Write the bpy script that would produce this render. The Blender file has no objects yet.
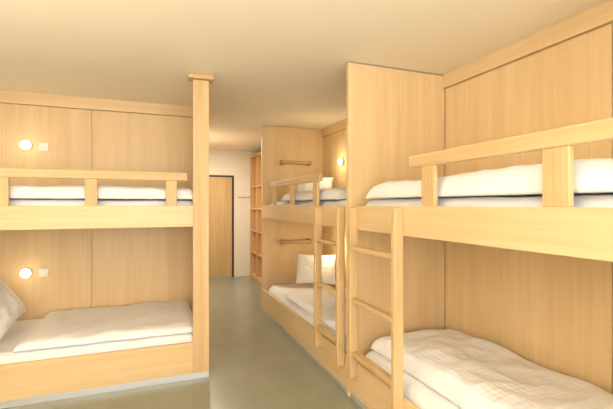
import bpy, bmesh, math, random
from mathutils import Vector, Matrix, noise
random.seed(3)
S = bpy.context.scene
S.view_settings.view_transform = 'Standard'
S.view_settings.look = 'None'
S.view_settings.exposure = 0.17
CEIL = 2.62

# ---------------- materials ----------------
def newmat(name):
    m = bpy.data.materials.new(name); m.use_nodes = True
    nt = m.node_tree; b = nt.nodes['Principled BSDF']
    return m, nt, b
def simple(name, col, rough=0.5, metal=0.0, emit=None, es=0, bump=0, bscale=50):
    m, nt, b = newmat(name)
    b.inputs['Base Color'].default_value = (*col, 1)
    b.inputs['Roughness'].default_value = rough
    b.inputs['Metallic'].default_value = metal
    if emit:
        b.inputs['Emission Color'].default_value = (*emit, 1)
        b.inputs['Emission Strength'].default_value = es
    if bump:
        tc = nt.nodes.new('ShaderNodeTexCoord'); n = nt.nodes.new('ShaderNodeTexNoise')
        n.inputs['Scale'].default_value = bscale; n.inputs['Detail'].default_value = 4
        bp = nt.nodes.new('ShaderNodeBump'); bp.inputs['Strength'].default_value = bump; bp.inputs['Distance'].default_value = 0.01
        nt.links.new(tc.outputs['Object'], n.inputs['Vector']); nt.links.new(n.outputs['Fac'], bp.inputs['Height'])
        nt.links.new(bp.outputs['Normal'], b.inputs['Normal'])
    return m
def wood(name, axis, c1, c2, rough=0.42, rnd=0.05, knots=0.0):
    m, nt, b = newmat(name)
    N = nt.nodes; L = nt.links
    tc = N.new('ShaderNodeTexCoord')
    oi = N.new('ShaderNodeObjectInfo')
    mul = N.new('ShaderNodeMath'); mul.operation = 'MULTIPLY'; mul.inputs[1].default_value = 13.0
    L.new(oi.outputs['Random'], mul.inputs[0])
    add = N.new('ShaderNodeVectorMath'); add.operation = 'ADD'
    L.new(tc.outputs['Object'], add.inputs[0]); L.new(mul.outputs[0], add.inputs[1])
    def stretched(across, along, detail):
        mp = N.new('ShaderNodeMapping')
        sc = [across]*3; sc[axis] = along
        mp.inputs['Scale'].default_value = sc
        L.new(add.outputs[0], mp.inputs['Vector'])
        n = N.new('ShaderNodeTexNoise'); n.inputs['Scale'].default_value = 1; n.inputs['Detail'].default_value = detail
        n.inputs['Distortion'].default_value = 0.4
        L.new(mp.outputs[0], n.inputs['Vector']); return n
    a = stretched(11, 0.6, 5); f = stretched(70, 1.8, 3)
    mx = N.new('ShaderNodeMath'); mx.operation = 'MULTIPLY_ADD'; mx.inputs[1].default_value = 0.42
    L.new(f.outputs['Fac'], mx.inputs[0])
    m2 = N.new('ShaderNodeMath'); m2.operation = 'MULTIPLY'; m2.inputs[1].default_value = 0.58
    L.new(a.outputs['Fac'], m2.inputs[0]); L.new(m2.outputs[0], mx.inputs[2])
    cr = N.new('ShaderNodeValToRGB')
    cr.color_ramp.elements[0].position = 0.34; cr.color_ramp.elements[0].color = (*c2, 1)
    cr.color_ramp.elements[1].position = 0.64; cr.color_ramp.elements[1].color = (*c1, 1)
    L.new(mx.outputs[0], cr.inputs['Fac'])
    hs = N.new('ShaderNodeHueSaturation')
    mr = N.new('ShaderNodeMapRange'); mr.inputs['To Min'].default_value = 1-rnd; mr.inputs['To Max'].default_value = 1+rnd*0.5
    L.new(oi.outputs['Random'], mr.inputs['Value']); L.new(mr.outputs[0], hs.inputs['Value'])
    L.new(cr.outputs['Color'], hs.inputs['Color']); L.new(hs.outputs['Color'], b.inputs['Base Color'])
    b.inputs['Roughness'].default_value = rough
    bp = N.new('ShaderNodeBump'); bp.inputs['Strength'].default_value = 0.05; bp.inputs['Distance'].default_value = 0.002
    L.new(f.outputs['Fac'], bp.inputs['Height']); L.new(bp.outputs['Normal'], b.inputs['Normal'])
    return m
C1 = (0.81, 0.61, 0.35); C2 = (0.72, 0.515, 0.27)
WZ = wood('birch_veneer_vertical', 2, C1, C2)
WX = wood('birch_veneer_long_x', 0, C1, C2)
WY = wood('birch_veneer_long_y', 1, C1, C2)
D1=(0.73,0.525,0.275); D2=(0.58,0.385,0.175)
SX = wood('solid_birch_x', 0, D1, D2, 0.5)
SY = wood('solid_birch_y', 1, D1, D2, 0.5)
SZ = wood('solid_birch_z', 2, D1, D2, 0.5)
RAILW = wood('wall_rail_wood', 0, (0.54,0.35,0.16), (0.44,0.27,0.12), 0.35)
DOORW = wood('door_wood', 2, (0.66,0.45,0.22), (0.56,0.37,0.16))
SHELFW = wood('shelf_wood', 2, (0.70,0.43,0.20), (0.62,0.36,0.16))
DARK = simple('dark_frame', (0.05,0.04,0.03), 0.5)
GREY = simple('grey_trim', (0.30,0.28,0.22), 0.5)
CEILM = simple('ceiling_paint', (0.90,0.82,0.67), 0.9, bump=0.03, bscale=120)
WALLP = simple('wall_paint', (0.87,0.80,0.67), 0.85, bump=0.03, bscale=120)
ALU = simple('aluminium_strip', (0.66,0.70,0.72), 0.35, 0.6)
STEEL = simple('steel', (0.6,0.6,0.6), 0.3, 1.0)
PLASTIC = simple('white_plastic', (0.85,0.84,0.80), 0.35)
BULB = simple('lamp_glow', (1,0.95,0.85), 0.4, emit=(1.0,0.90,0.70), es=1.3)
FILLGLOW = simple('corridor_fill_glow', (1,0.95,0.85), 0.4, emit=(1.0,0.90,0.76), es=2)  # glow for the added corridor fill lamp
FOAM = simple('mattress_sheet', (0.88,0.88,0.90), 0.9, bump=0.12, bscale=14)

def fabric(name, col):
    m, nt, b = newmat(name); N = nt.nodes; L = nt.links
    b.inputs['Base Color'].default_value = (*col, 1); b.inputs['Roughness'].default_value = 0.9
    tc = N.new('ShaderNodeTexCoord')
    n = N.new('ShaderNodeTexNoise'); n.inputs['Scale'].default_value = 6; n.inputs['Detail'].default_value = 5; n.inputs['Distortion'].default_value = 0.8
    L.new(tc.outputs['Object'], n.inputs['Vector'])
    s = N.new('ShaderNodeTexWave'); s.inputs['Scale'].default_value = 8; s.bands_direction = 'Y'; s.inputs['Distortion'].default_value = 0.6
    s2 = N.new('ShaderNodeTexWave'); s2.inputs['Scale'].default_value = 8; s2.bands_direction = 'X'; s2.inputs['Distortion'].default_value = 0.6
    L.new(tc.outputs['Object'], s.inputs['Vector']); L.new(tc.outputs['Object'], s2.inputs['Vector'])
    sm = N.new('ShaderNodeMath'); sm.operation='MULTIPLY_ADD'; sm.inputs[1].default_value=0.14
    L.new(s.outputs['Fac'], sm.inputs[0]); L.new(n.outputs['Fac'], sm.inputs[2])
    sm2 = N.new('ShaderNodeMath'); sm2.operation='MULTIPLY_ADD'; sm2.inputs[1].default_value=0.14
    L.new(s2.outputs['Fac'], sm2.inputs[0]); L.new(sm.outputs[0], sm2.inputs[2])
    bp = N.new('ShaderNodeBump'); bp.inputs['Strength'].default_value = 0.32; bp.inputs['Distance'].default_value = 0.02
    L.new(sm2.outputs[0], bp.inputs['Height']); L.new(bp.outputs['Normal'], b.inputs['Normal'])
    return m
COT = fabric('white_cotton', (0.90,0.905,0.945))

def floor_mat():
    m, nt, b = newmat('linoleum'); N = nt.nodes; L = nt.links
    tc = N.new('ShaderNodeTexCoord')
    n = N.new('ShaderNodeTexNoise'); n.inputs['Scale'].default_value = 55; n.inputs['Detail'].default_value = 6
    n2 = N.new('ShaderNodeTexNoise'); n2.inputs['Scale'].default_value = 2.5; n2.inputs['Detail'].default_value = 3
    L.new(tc.outputs['Object'], n.inputs['Vector']); L.new(tc.outputs['Object'], n2.inputs['Vector'])
    mx = N.new('ShaderNodeMath'); mx.operation = 'MULTIPLY_ADD'; mx.inputs[1].default_value = 0.6
    m2 = N.new('ShaderNodeMath'); m2.operation = 'MULTIPLY'; m2.inputs[1].default_value = 0.4
    L.new(n2.outputs['Fac'], m2.inputs[0]); L.new(n.outputs['Fac'], mx.inputs[0]); L.new(m2.outputs[0], mx.inputs[2])
    cr = N.new('ShaderNodeValToRGB')
    cr.color_ramp.elements[0].position = 0.33; cr.color_ramp.elements[0].color = (0.25,0.255,0.19,1)
    cr.color_ramp.elements[1].position = 0.67; cr.color_ramp.elements[1].color = (0.315,0.32,0.25,1)
    L.new(mx.outputs[0], cr.inputs['Fac']); L.new(cr.outputs['Color'], b.inputs['Base Color'])
    b.inputs['Roughness'].default_value = 0.26
    return m
FLOOR = floor_mat()

# ---------------- helpers ----------------
def link(o, parent=None):
    S.collection.objects.link(o)
    if parent: o.parent = parent
    return o
def empty(name):
    e = bpy.data.objects.new(name, None); e.empty_display_size = 0.1
    return link(e)
def boxes(name, lst, mat, parent=None, bev=0.003):
    bm = bmesh.new()
    for t in lst:
        x0,x1,y0,y1,z0,z1 = t[:6]
        r = bmesh.ops.create_cube(bm, size=1)
        for v in r['verts']:
            v.co = Vector(((x0+x1)/2+v.co.x*(x1-x0), (y0+y1)/2+v.co.y*(y1-y0), (z0+z1)/2+v.co.z*(z1-z0)))
    me = bpy.data.meshes.new(name); bm.to_mesh(me); bm.free()
    o = bpy.data.objects.new(name, me)
    for mm in (mat if isinstance(mat, (list,tuple)) else [mat]): me.materials.append(mm)
    link(o, parent)
    if bev:
        b = o.modifiers.new('bevel','BEVEL'); b.width = bev; b.segments = 2; b.limit_method = 'ANGLE'
    return o
def box(name, x0,x1,y0,y1,z0,z1, mat, parent=None, bev=0.003):
    return boxes(name, [(x0,x1,y0,y1,z0,z1)], mat, parent, bev)
def cyl(name, p0, p1, r, mat, parent=None, seg=20, r2=None):
    p0 = Vector(p0); p1 = Vector(p1); d = p1-p0
    bm = bmesh.new()
    bmesh.ops.create_cone(bm, cap_ends=True, segments=seg, radius1=r, radius2=r if r2 is None else r2, depth=d.length)
    q = d.to_track_quat('Z','Y').to_matrix().to_4x4()
    bmesh.ops.transform(bm, matrix=Matrix.Translation((p0+p1)/2) @ q, verts=bm.verts)
    me = bpy.data.meshes.new(name); bm.to_mesh(me); bm.free(); me.materials.append(mat)
    for p in me.polygons: p.use_smooth = len(p.vertices) == 4
    return link(bpy.data.objects.new(name, me), parent)
def ball(name, c, r, mat, parent=None, sc=(1,1,1)):
    bm = bmesh.new(); bmesh.ops.create_uvsphere(bm, u_segments=24, v_segments=16, radius=r)
    for v in bm.verts: v.co = Vector((v.co.x*sc[0]+c[0], v.co.y*sc[1]+c[1], v.co.z*sc[2]+c[2]))
    me = bpy.data.meshes.new(name); bm.to_mesh(me); bm.free(); me.materials.append(mat)
    for p in me.polygons: p.use_smooth = True
    return link(bpy.data.objects.new(name, me), parent)

def soft(name, x0,x1,y0,y1,z0, h, mat, seed=0, wr=0.012, ncell=0.035, power=8, roll=0.5, fold=0.0):
    nx = max(8,int((x1-x0)/ncell)); ny = max(8,int((y1-y0)/ncell))
    verts=[]; faces=[]
    def P(i,j,top):
        u = -1+2*i/nx; v = -1+2*j/ny
        e = max(0,(1-abs(u)**power)*(1-abs(v)**power))**roll
        x = (x0+x1)/2+u*(x1-x0)/2; y=(y0+y1)/2+v*(y1-y0)/2
        inx = noise.noise(Vector((y*4+seed, 3.1, seed)))*0.012*u*abs(u)
        iny = noise.noise(Vector((x*4+seed, 7.1, seed)))*0.012*v*abs(v)
        if not top: return (x+inx-0.01*u, y+iny-0.01*v, z0)
        n = noise.fractal(Vector((x*3+seed, y*3, seed*1.7)), 1.0, 2.0, 3)*wr
        ridge = 1-abs(noise.noise(Vector((x*2.2+y*1.4+seed, y*5-x*2, seed))))*2
        n += max(0,ridge-0.55)*wr*1.6
        if fold:
            ph = 9*(x-x0) + 1.2*noise.noise(Vector((x*1.5, y*1.8, seed)))*3
            n += fold*(0.5+0.5*math.sin(ph))*(0.6+0.4*noise.noise(Vector((y*2.5, x, seed+3))))
            r2 = 1-abs(noise.noise(Vector((x*4+y*2, y*3.2-x*3, seed+9))))*3
            n += max(0,r2)*fold*0.3
        return (x+inx, y+iny, z0+0.006+e*(h+n))
    idx = {}
    for top in (1,0):
        for i in range(nx+1):
            for j in range(ny+1):
                idx[(i,j,top)] = len(verts); verts.append(P(i,j,top))
    for i in range(nx):
        for j in range(ny):
            faces.append([idx[(i,j,1)],idx[(i+1,j,1)],idx[(i+1,j+1,1)],idx[(i,j+1,1)]])
            faces.append([idx[(i,j,0)],idx[(i,j+1,0)],idx[(i+1,j+1,0)],idx[(i+1,j,0)]])
    for i in range(nx):
        faces.append([idx[(i,0,0)],idx[(i+1,0,0)],idx[(i+1,0,1)],idx[(i,0,1)]])
        faces.append([idx[(i+1,ny,0)],idx[(i,ny,0)],idx[(i,ny,1)],idx[(i+1,ny,1)]])
    for j in range(ny):
        faces.append([idx[(0,j+1,0)],idx[(0,j,0)],idx[(0,j,1)],idx[(0,j+1,1)]])
        faces.append([idx[(nx,j,0)],idx[(nx,j+1,0)],idx[(nx,j+1,1)],idx[(nx,j,1)]])
    me = bpy.data.meshes.new(name); me.from_pydata(verts,[],faces); me.materials.append(mat)
    for p in me.polygons: p.use_smooth = True
    o = link(bpy.data.objects.new(name, me))
    s = o.modifiers.new('sub','SUBSURF'); s.levels = 1; s.render_levels = 1
    return o
def pillow(name, loc, rot, w=0.62, d=0.42, t=0.14, seed=0):
    n = 26; verts=[]; faces=[]; idx={}
    M = Matrix.Translation(loc) @ (Matrix.Rotation(math.radians(rot[2]),4,'Z') @ Matrix.Rotation(math.radians(rot[1]),4,'Y') @ Matrix.Rotation(math.radians(rot[0]),4,'X'))
    for s in (1,-1):
        for i in range(n+1):
            for j in range(n+1):
                u=-1+2*i/n; v=-1+2*j/n
                if (i in (0,n) or j in (0,n)) and s==-1:
                    idx[(i,j,s)] = idx[(i,j,1)]; continue
                e = max(0,(1-abs(u)**2.6)*(1-abs(v)**2.6))**0.55
                k = 1-0.07*(1-abs(u)**2)*abs(v)**3
                l = 1-0.07*(1-abs(v)**2)*abs(u)**3
                z = s*e*t/2*(1+0.25*noise.noise(Vector((u*2+seed,v*2,s*3.0))))
                z += e*0.012*noise.noise(Vector((u*5+seed,v*5,seed)))
                idx[(i,j,s)] = len(verts); verts.append(tuple(M @ Vector((u*w/2*l, v*d/2*k, z))))
        for i in range(n):
            for j in range(n):
                q=[idx[(i,j,s)],idx[(i+1,j,s)],idx[(i+1,j+1,s)],idx[(i,j+1,s)]]
                faces.append(q if s==1 else q[::-1])
    me = bpy.data.meshes.new(name); me.from_pydata(verts,[],faces); me.materials.append(COT)
    for p in me.polygons: p.use_smooth=True
    o = link(bpy.data.objects.new(name, me))
    s = o.modifiers.new('sub','SUBSURF'); s.levels = 1; s.render_levels = 1
    return o

# ---------------- room shell ----------------
XL, XR, YB, YF = -2.10, 2.36, -1.60, 8.20
YW = 4.70
box('floor', XL-0.1, XR+0.5, YB-0.1, YF+0.1, -0.1, 0, FLOOR, bev=0)
box('ceiling', XL-0.1, XR+0.5, YB-0.1, YF+0.1, CEIL, CEIL+0.1, CEILM, bev=0)
box('wall_left', XL-0.1, XL, YB-0.1, YW+0.2, 0, CEIL, WALLP, bev=0)
wr = box('wall_right', XR, XR+0.1, YB-0.1, 5.5, 0, CEIL, WALLP, bev=0)
wa = box('wall_alcove', XL, 0.44, YW+0.02, YW+0.12, 0, CEIL, WALLP, bev=0)
box('wall_corridor_left', 0.34, 0.44, YW+0.12, YF, 0, CEIL, WALLP, bev=0)
box('wall_corridor_right', XR+0.1, XR+0.2, 5.5, YF, 0, CEIL, WALLP, bev=0)
DX0, DX1, DZ = 0.58, 1.53, 2.10
boxes('wall_far', [(0.34,DX0,YF,YF+0.1,0,CEIL),(DX1,XR+0.2,YF,YF+0.1,0,CEIL),(DX0,DX1,YF,YF+0.1,DZ,CEIL)], WALLP, bev=0)
d = empty('door_1')
boxes('door_frame', [(DX0,DX0+0.035,YF-0.015,YF+0.06,0,DZ),(DX1-0.035,DX1,YF-0.015,YF+0.06,0,DZ),(DX0+0.035,DX1-0.035,YF-0.015,YF+0.06,DZ-0.035,DZ)], DARK, d)
box('door_leaf', DX0+0.04, DX1-0.04, YF+0.0, YF+0.045, 0.006, DZ-0.04, DOORW, d)
boxes('door_handle', [(DX0+0.09,DX0+0.12,YF-0.008,YF,0.95,1.15),(DX0+0.095,DX0+0.115,YF-0.05,YF-0.008,1.04,1.06),(DX0+0.095,DX0+0.22,YF-0.06,YF-0.045,1.04,1.06)], STEEL, d)
boxes('wall_back', [(XL,-1.75,YB-0.1,YB,0,CEIL),(2.0,XR,YB-0.1,YB,0,CEIL),(-1.75,2.0,YB-0.1,YB,0,0.75),(-1.75,2.0,YB-0.1,YB,2.35,CEIL)], WALLP, bev=0)
boxes('window_1', [(-1.75,-1.69,YB-0.08,YB-0.02,0.75,2.35),(1.94,2.0,YB-0.08,YB-0.02,0.75,2.35),(-1.69,1.94,YB-0.08,YB-0.02,0.75,0.81),(-1.69,1.94,YB-0.08,YB-0.02,2.29,2.35),
                   (-0.5,-0.44,YB-0.08,YB-0.02,0.81,2.29),(0.75,0.81,YB-0.08,YB-0.02,0.81,2.29)], SX)

def fascia_and_panels_y(wall, yface, xs, t=0.018):
    for a,b in zip(xs[:-1], xs[1:]):
        box('wall_panel', a+0.0025, b-0.0025, yface-t, yface+0.002, 0.0, 2.495, WZ, wall, 0.002)
    box('fascia', xs[0], xs[-1], yface-t-0.022, yface+0.002, 2.50, CEIL, WX, wall, 0.003)
fascia_and_panels_y(wa, YW+0.018, [XL, -1.55, -0.62, 0.405])
def panels_x(wall, xface, ys, t=0.022):
    for a,b in zip(ys[:-1], ys[1:]):
        box('wall_panel', xface-t, xface+0.002, a+0.0025, b-0.0025, 0.0, 2.495, WZ, wall, 0.002)
    box('fascia', xface-t-0.022, xface+0.002, ys[0], ys[-1], 2.50, CEIL, WY, wall, 0.003)
panels_x(wr, XR, [0.30, 1.42, 2.755])
panels_x(wr, XR, [2.795, 4.1, 5.42])
boxes('partition_wall', [(1.41,2.336,2.755,2.795,0,2.607)], WZ)
box('trim_1', 1.412, 2.314, 2.76, 2.79, 2.607, CEIL, GREY, bev=0)
box('partition_wall', 1.41, 2.46, 5.42, 5.46, 0, CEIL-0.004, WZ)
box('partition_wall', 1.41, 2.336, 0.26, 0.30, 0, CEIL-0.004, WZ)

# ---------------- bunks on right ----------------
FX = 1.41; BX = 2.334
BZ0, BZ1 = 1.31, 1.49
def bunk_right(y0, y1, rail0, rail1, posts):
    e = empty('bunk_bed')
    box('upper_front_board', FX, FX+0.03, y0, y1, BZ0, BZ1, WY, e)
    box('upper_deck', FX+0.03, BX, y0, y1, BZ0+0.004, BZ0+0.034, WY, e)
    box('lower_front_board', FX, FX+0.03, y0, y1, 0.05, 0.315, WY, e)
    box('lower_deck', FX+0.03, BX, y0, y1, 0.20, 0.23, WY, e)
    boxes('plinth', [(FX+0.012,FX+0.03,y0,y1,0,0.05)], ALU, e, 0.001)
    box('guard_rail', FX-0.004, FX+0.03, rail0, rail1, 1.715, 1.787, SY, e, 0.008)
    for k,p in enumerate(posts):
        box('guard_post_%d'%(k+1), FX+0.002, FX+0.028, p-0.055, p+0.055, BZ1-0.0, 1.716, SZ, e, 0.004)
    return e
bunk_right(2.797, 5.418, 3.33, 4.98, [3.46, 4.15, 4.84])
bunk_right(0.302, 2.753, 0.34, 1.975, [0.34+0.06, 1.057, 1.805])
def ladder(y0, y1, x1=FX-0.001, x0=FX-0.068):
    e = empty('bunk_ladder')
    for k,y in enumerate((y0,y1)):
        box('stringer_%d'%(k+1), x0, x1, y-0.018, y+0.018, 0.22, 1.475, SZ, e, 0.005)
    for k,z in enumerate((0.40,0.79,1.18)):
        box('rung_%d'%(k+1), x0+0.008, x1-0.004, y0+0.017, y1-0.017, z-0.016, z+0.016, SY, e, 0.006)
    return e
ladder(2.835, 3.30)
ladder(2.045, 2.62)

# ---------------- bunk on left ----------------
FY = 3.51; LX0, LX1 = XL+0.002, 0.305
e = empty('bunk_bed')
box('corner_post', 0.305, 0.44, FY, FY+0.035, 0.05, CEIL-0.045, SZ, e, 0.004)
box('post_cap', 0.265, 0.48, FY-0.03, FY+0.10, CEIL-0.04, CEIL-0.001, SX, e, 0.008)
box('end_panel', 0.41, 0.438, FY+0.036, YW-0.004, 0, CEIL-0.045, WZ, e)
box('upper_front_board', LX0, LX1, FY+0.004, FY+0.034, BZ0, BZ1, WX, e)
box('upper_deck', LX0, 0.409, FY+0.036, YW-0.002, BZ0+0.004, BZ0+0.034, WX, e)
box('lower_front_board', LX0, LX1, FY+0.004, FY+0.034, 0.05, 0.315, WX, e)
box('lower_deck', LX0, 0.409, FY+0.036, YW-0.002, 0.20, 0.23, WX, e)
box('plinth', LX0, 0.44, FY+0.004, FY+0.034, 0, 0.05, ALU, e, 0.001)
box('guard_rail', -1.14, 0.262, FY+0.0, FY+0.034, 1.70, 1.772, SX, e, 0.008)
for k,x in enumerate((-1.055, -0.47, 0.13)):
    box('guard_post_%d'%(k+1), x-0.045, x+0.045, FY+0.006, FY+0.032, BZ1, 1.701, SZ, e, 0.004)
e = empty('bunk_ladder')
for k,x in enumerate((-1.85,-1.22)):
    box('stringer_%d'%(k+1), x-0.018, x+0.018, FY-0.064, FY+0.003, 0.22, 1.475, SZ, e, 0.005)
for k,z in enumerate((0.40,0.79,1.18)):
    box('rung_%d'%(k+1), -1.833, -1.237, FY-0.056, FY-0.002, z-0.016, z+0.016, SX, e, 0.006)

# ---------------- bedding ----------------
def bed_r(y0,y1, zd, seed, dy0, dy1, dx0=None, hm=0.165, hd=0.095, fold=0.01, wr=0.010):
    soft('mattress', FX+0.037, BX-0.015, y0, y1, zd+0.001, hm, FOAM, seed, 0.004, 0.05, 30, 0.3)
    zt = zd+0.001+hm+0.012
    soft('duvet', (dx0 or FX+0.045), BX-0.03, dy0, dy1, zt, hd, COT, seed+5, wr, 0.025, 14, 0.5, fold)
UD = BZ0+0.035; LD = 0.231
bed_r(2.83, 5.39, UD, 1, 3.1, 4.72, hm=0.185, hd=0.09)
bed_r(0.33, 2.72, UD, 2, 0.5, 2.60, hm=0.185, hd=0.105, fold=0.022)
bed_r(2.83, 5.39, LD, 3, 2.95, 4.6, hm=0.15, hd=0.05)
bed_r(0.33, 2.72, LD, 4, 0.6, 2.66, dx0=FX+0.13, hm=0.15, hd=0.10, fold=0.028, wr=0.014)
soft('mattress', LX0+0.03, 0.395, FY+0.043, YW-0.02, UD+0.001, 0.185, FOAM, 8, 0.004, 0.05, 30, 0.3)
soft('duvet', -1.3, 0.36, FY+0.05, YW-0.05, UD+0.20, 0.095, COT, 9, 0.012, 0.025, 16, 0.5, 0.012)
soft('mattress', LX0+0.03, 0.395, FY+0.045, YW-0.02, LD+0.001, 0.13, FOAM, 10, 0.004, 0.05, 30, 0.3)
soft('duvet', -1.02, 0.37, FY+0.08, YW-0.05, LD+0.145, 0.055, COT, 11, 0.010, 0.025, 12, 0.5, 0.01)
pillow('pillow', (-1.27, 4.10, 0.65), (15, 55, 10), 0.48, 0.64, 0.16, 1)
pillow('pillow', (2.03, 4.93, 0.63), (68, 0, -28), 0.56, 0.42, 0.14, 2)
pillow('pillow', (2.03, 4.98, 1.72), (60, 0, -28), 0.52, 0.36, 0.13, 3)

# ---------------- lamps, switches ----------------
def wall_lamp(p, n, en=0.7):
    p = Vector(p); n = Vector(n)
    e = empty('wall_lamp')
    cyl('lamp_base', p, p+n*0.02, 0.045, PLASTIC, e, 28)
    sc = (0.5,1,1) if abs(n.x)>0 else (1,0.5,1)
    ball('lamp_globe', p+n*0.035, 0.05, BULB, e, sc)
    l = bpy.data.lights.new('lamp_light','POINT'); l.energy = en; l.color=(1.0,0.80,0.48); l.shadow_soft_size=0.05
    o = link(bpy.data.objects.new('lamp_light', l), e); o.location = p+n*0.18
for z in (2.09, 0.815): wall_lamp((-1.20, YW, z), (0,-1,0))
for z in (2.07, 0.94): wall_lamp((XR-0.022, 4.74, z), (-1,0,0), 3.5)
for z in (2.07, 0.94): wall_lamp((XR-0.022, 0.95, z), (-1,0,0))
for z in (2.09, 0.815):
    boxes('light_switch', [(-1.09,-1.01,YW-0.011,YW+0.0,z-0.045,z+0.035),(-1.078,-1.022,YW-0.015,YW-0.009,z-0.033,z+0.023)], PLASTIC, None, 0.002)
for z in (2.10, 0.965):
    e = empty('wall_rail')
    box('bar', 1.66, 2.13, 5.31, 5.345, z-0.024, z+0.024, RAILW, e, 0.011)
    for k,x in enumerate((1.69, 2.10)):
        box('bracket_%d'%(k+1), x-0.018, x+0.018, 5.34, 5.42, z-0.035, z+0.035, RAILW, e, 0.008)

# ---------------- wardrobe shelving ----------------
x0,x1,y0,y1,h = 1.87, 2.44, 5.50, 8.19, 2.50
L = [(x1-0.02,x1,y0,y1,0,h),(x0,x1-0.02,y0,y0+0.03,0,h),(x0,x1-0.02,y1-0.03,y1,0,h),
     (x0,x1-0.02,y0+0.03,y1-0.03,h-0.03,h),(x0,x1-0.02,y0+0.03,y1-0.03,0,0.06)]
n=5
for k in range(1,n):
    yy=y0+k*(y1-y0)/n; L.append((x0,x1-0.02,yy-0.012,yy+0.012,0.06,h-0.03))
for z in (0.5,0.95,1.40,1.85): L.append((x0+0.01,x1-0.02,y0+0.03,y1-0.03,z,z+0.022))
boxes('shelving_unit', L, SHELFW, None, 0.002)
e = empty('coat_hook_rail')
box('backboard', 1.60, 1.86, YF-0.012, YF, 1.64, 1.67, PLASTIC, e)
for k in range(4):
    x = 1.63+k*0.065
    cyl('hook_%d'%(k+1), (x,YF-0.012,1.655), (x,YF-0.06,1.665), 0.008, STEEL, e, 12)
    ball('knob_%d'%(k+1), (x,YF-0.062,1.666), 0.013, STEEL, e)

box('baseboard_right', XR-0.03, XR, -1.6, 0.25, 0, 0.06, ALU, bev=0.001)
box('baseboard_left', XL, XL+0.015, -1.6, FY-0.02, 0, 0.06, ALU, bev=0.001)

# ---------------- added corridor fill lamp, hidden behind the corner post ----------------
def corridor_fill(x,y,r,power):
    e = empty('corridor_fill')
    cyl('fill_housing', (x,y,CEIL-0.05), (x,y,CEIL), r, PLASTIC, e, 40)
    cyl('fill_diffuser', (x,y,CEIL-0.056), (x,y,CEIL-0.05), r*0.85, FILLGLOW, e, 40)
    l = bpy.data.lights.new('lamp_light','AREA'); l.shape='DISK'; l.size=r*1.6; l.energy=power; l.color=(1.0,0.90,0.74)
    o = link(bpy.data.objects.new('lamp_light', l), e); o.location=(x,y,CEIL-0.06)
corridor_fill(0.755, 6.75, 0.06, 40)
def fill_uplighter(x,y,power,h=1.75):  # added lamp out of view, bounces soft fill off the ceiling
    e = empty('added_uplight')
    cyl('foot', (x,y,0), (x,y,0.025), 0.14, STEEL, e, 32)
    cyl('pole', (x,y,0.025), (x,y,h-0.1), 0.012, STEEL, e)
    cyl('bowl', (x,y,h-0.1), (x,y,h), 0.04, PLASTIC, e, 32, r2=0.17)
    l = bpy.data.lights.new('lamp_light','AREA'); l.shape='DISK'; l.size=0.30; l.energy=power; l.color=(1.0,0.91,0.76)
    o = link(bpy.data.objects.new('lamp_light', l), e); o.location=(x,y,h+0.01); o.rotation_euler=(math.pi,0,0)
fill_uplighter(-1.5, 0.9, 64)
fill_uplighter(0.9, -0.7, 66)
l = bpy.data.lights.new('daylight','AREA'); l.shape='RECTANGLE'; l.size=3.6; l.size_y=1.55; l.energy=106; l.color=(0.98,0.98,0.97)
o = link(bpy.data.objects.new('daylight', l)); o.location=(0.12,YB-0.25,1.55); o.rotation_euler=(math.radians(102),0,0)

w = bpy.data.worlds.new('world'); S.world = w; w.use_nodes = True
w.node_tree.nodes['Background'].inputs[0].default_value=(0.95,0.96,1.0,1); w.node_tree.nodes['Background'].inputs[1].default_value=1.0

# ---------------- camera ----------------
cam = bpy.data.cameras.new('camera'); cam.sensor_width=36; cam.lens=395/613*36; cam.clip_start=0.02
c = link(bpy.data.objects.new('camera', cam)); c.location=(0,0,1.5); c.rotation_euler=(math.radians(90),0,math.radians(-21))
S.camera = c
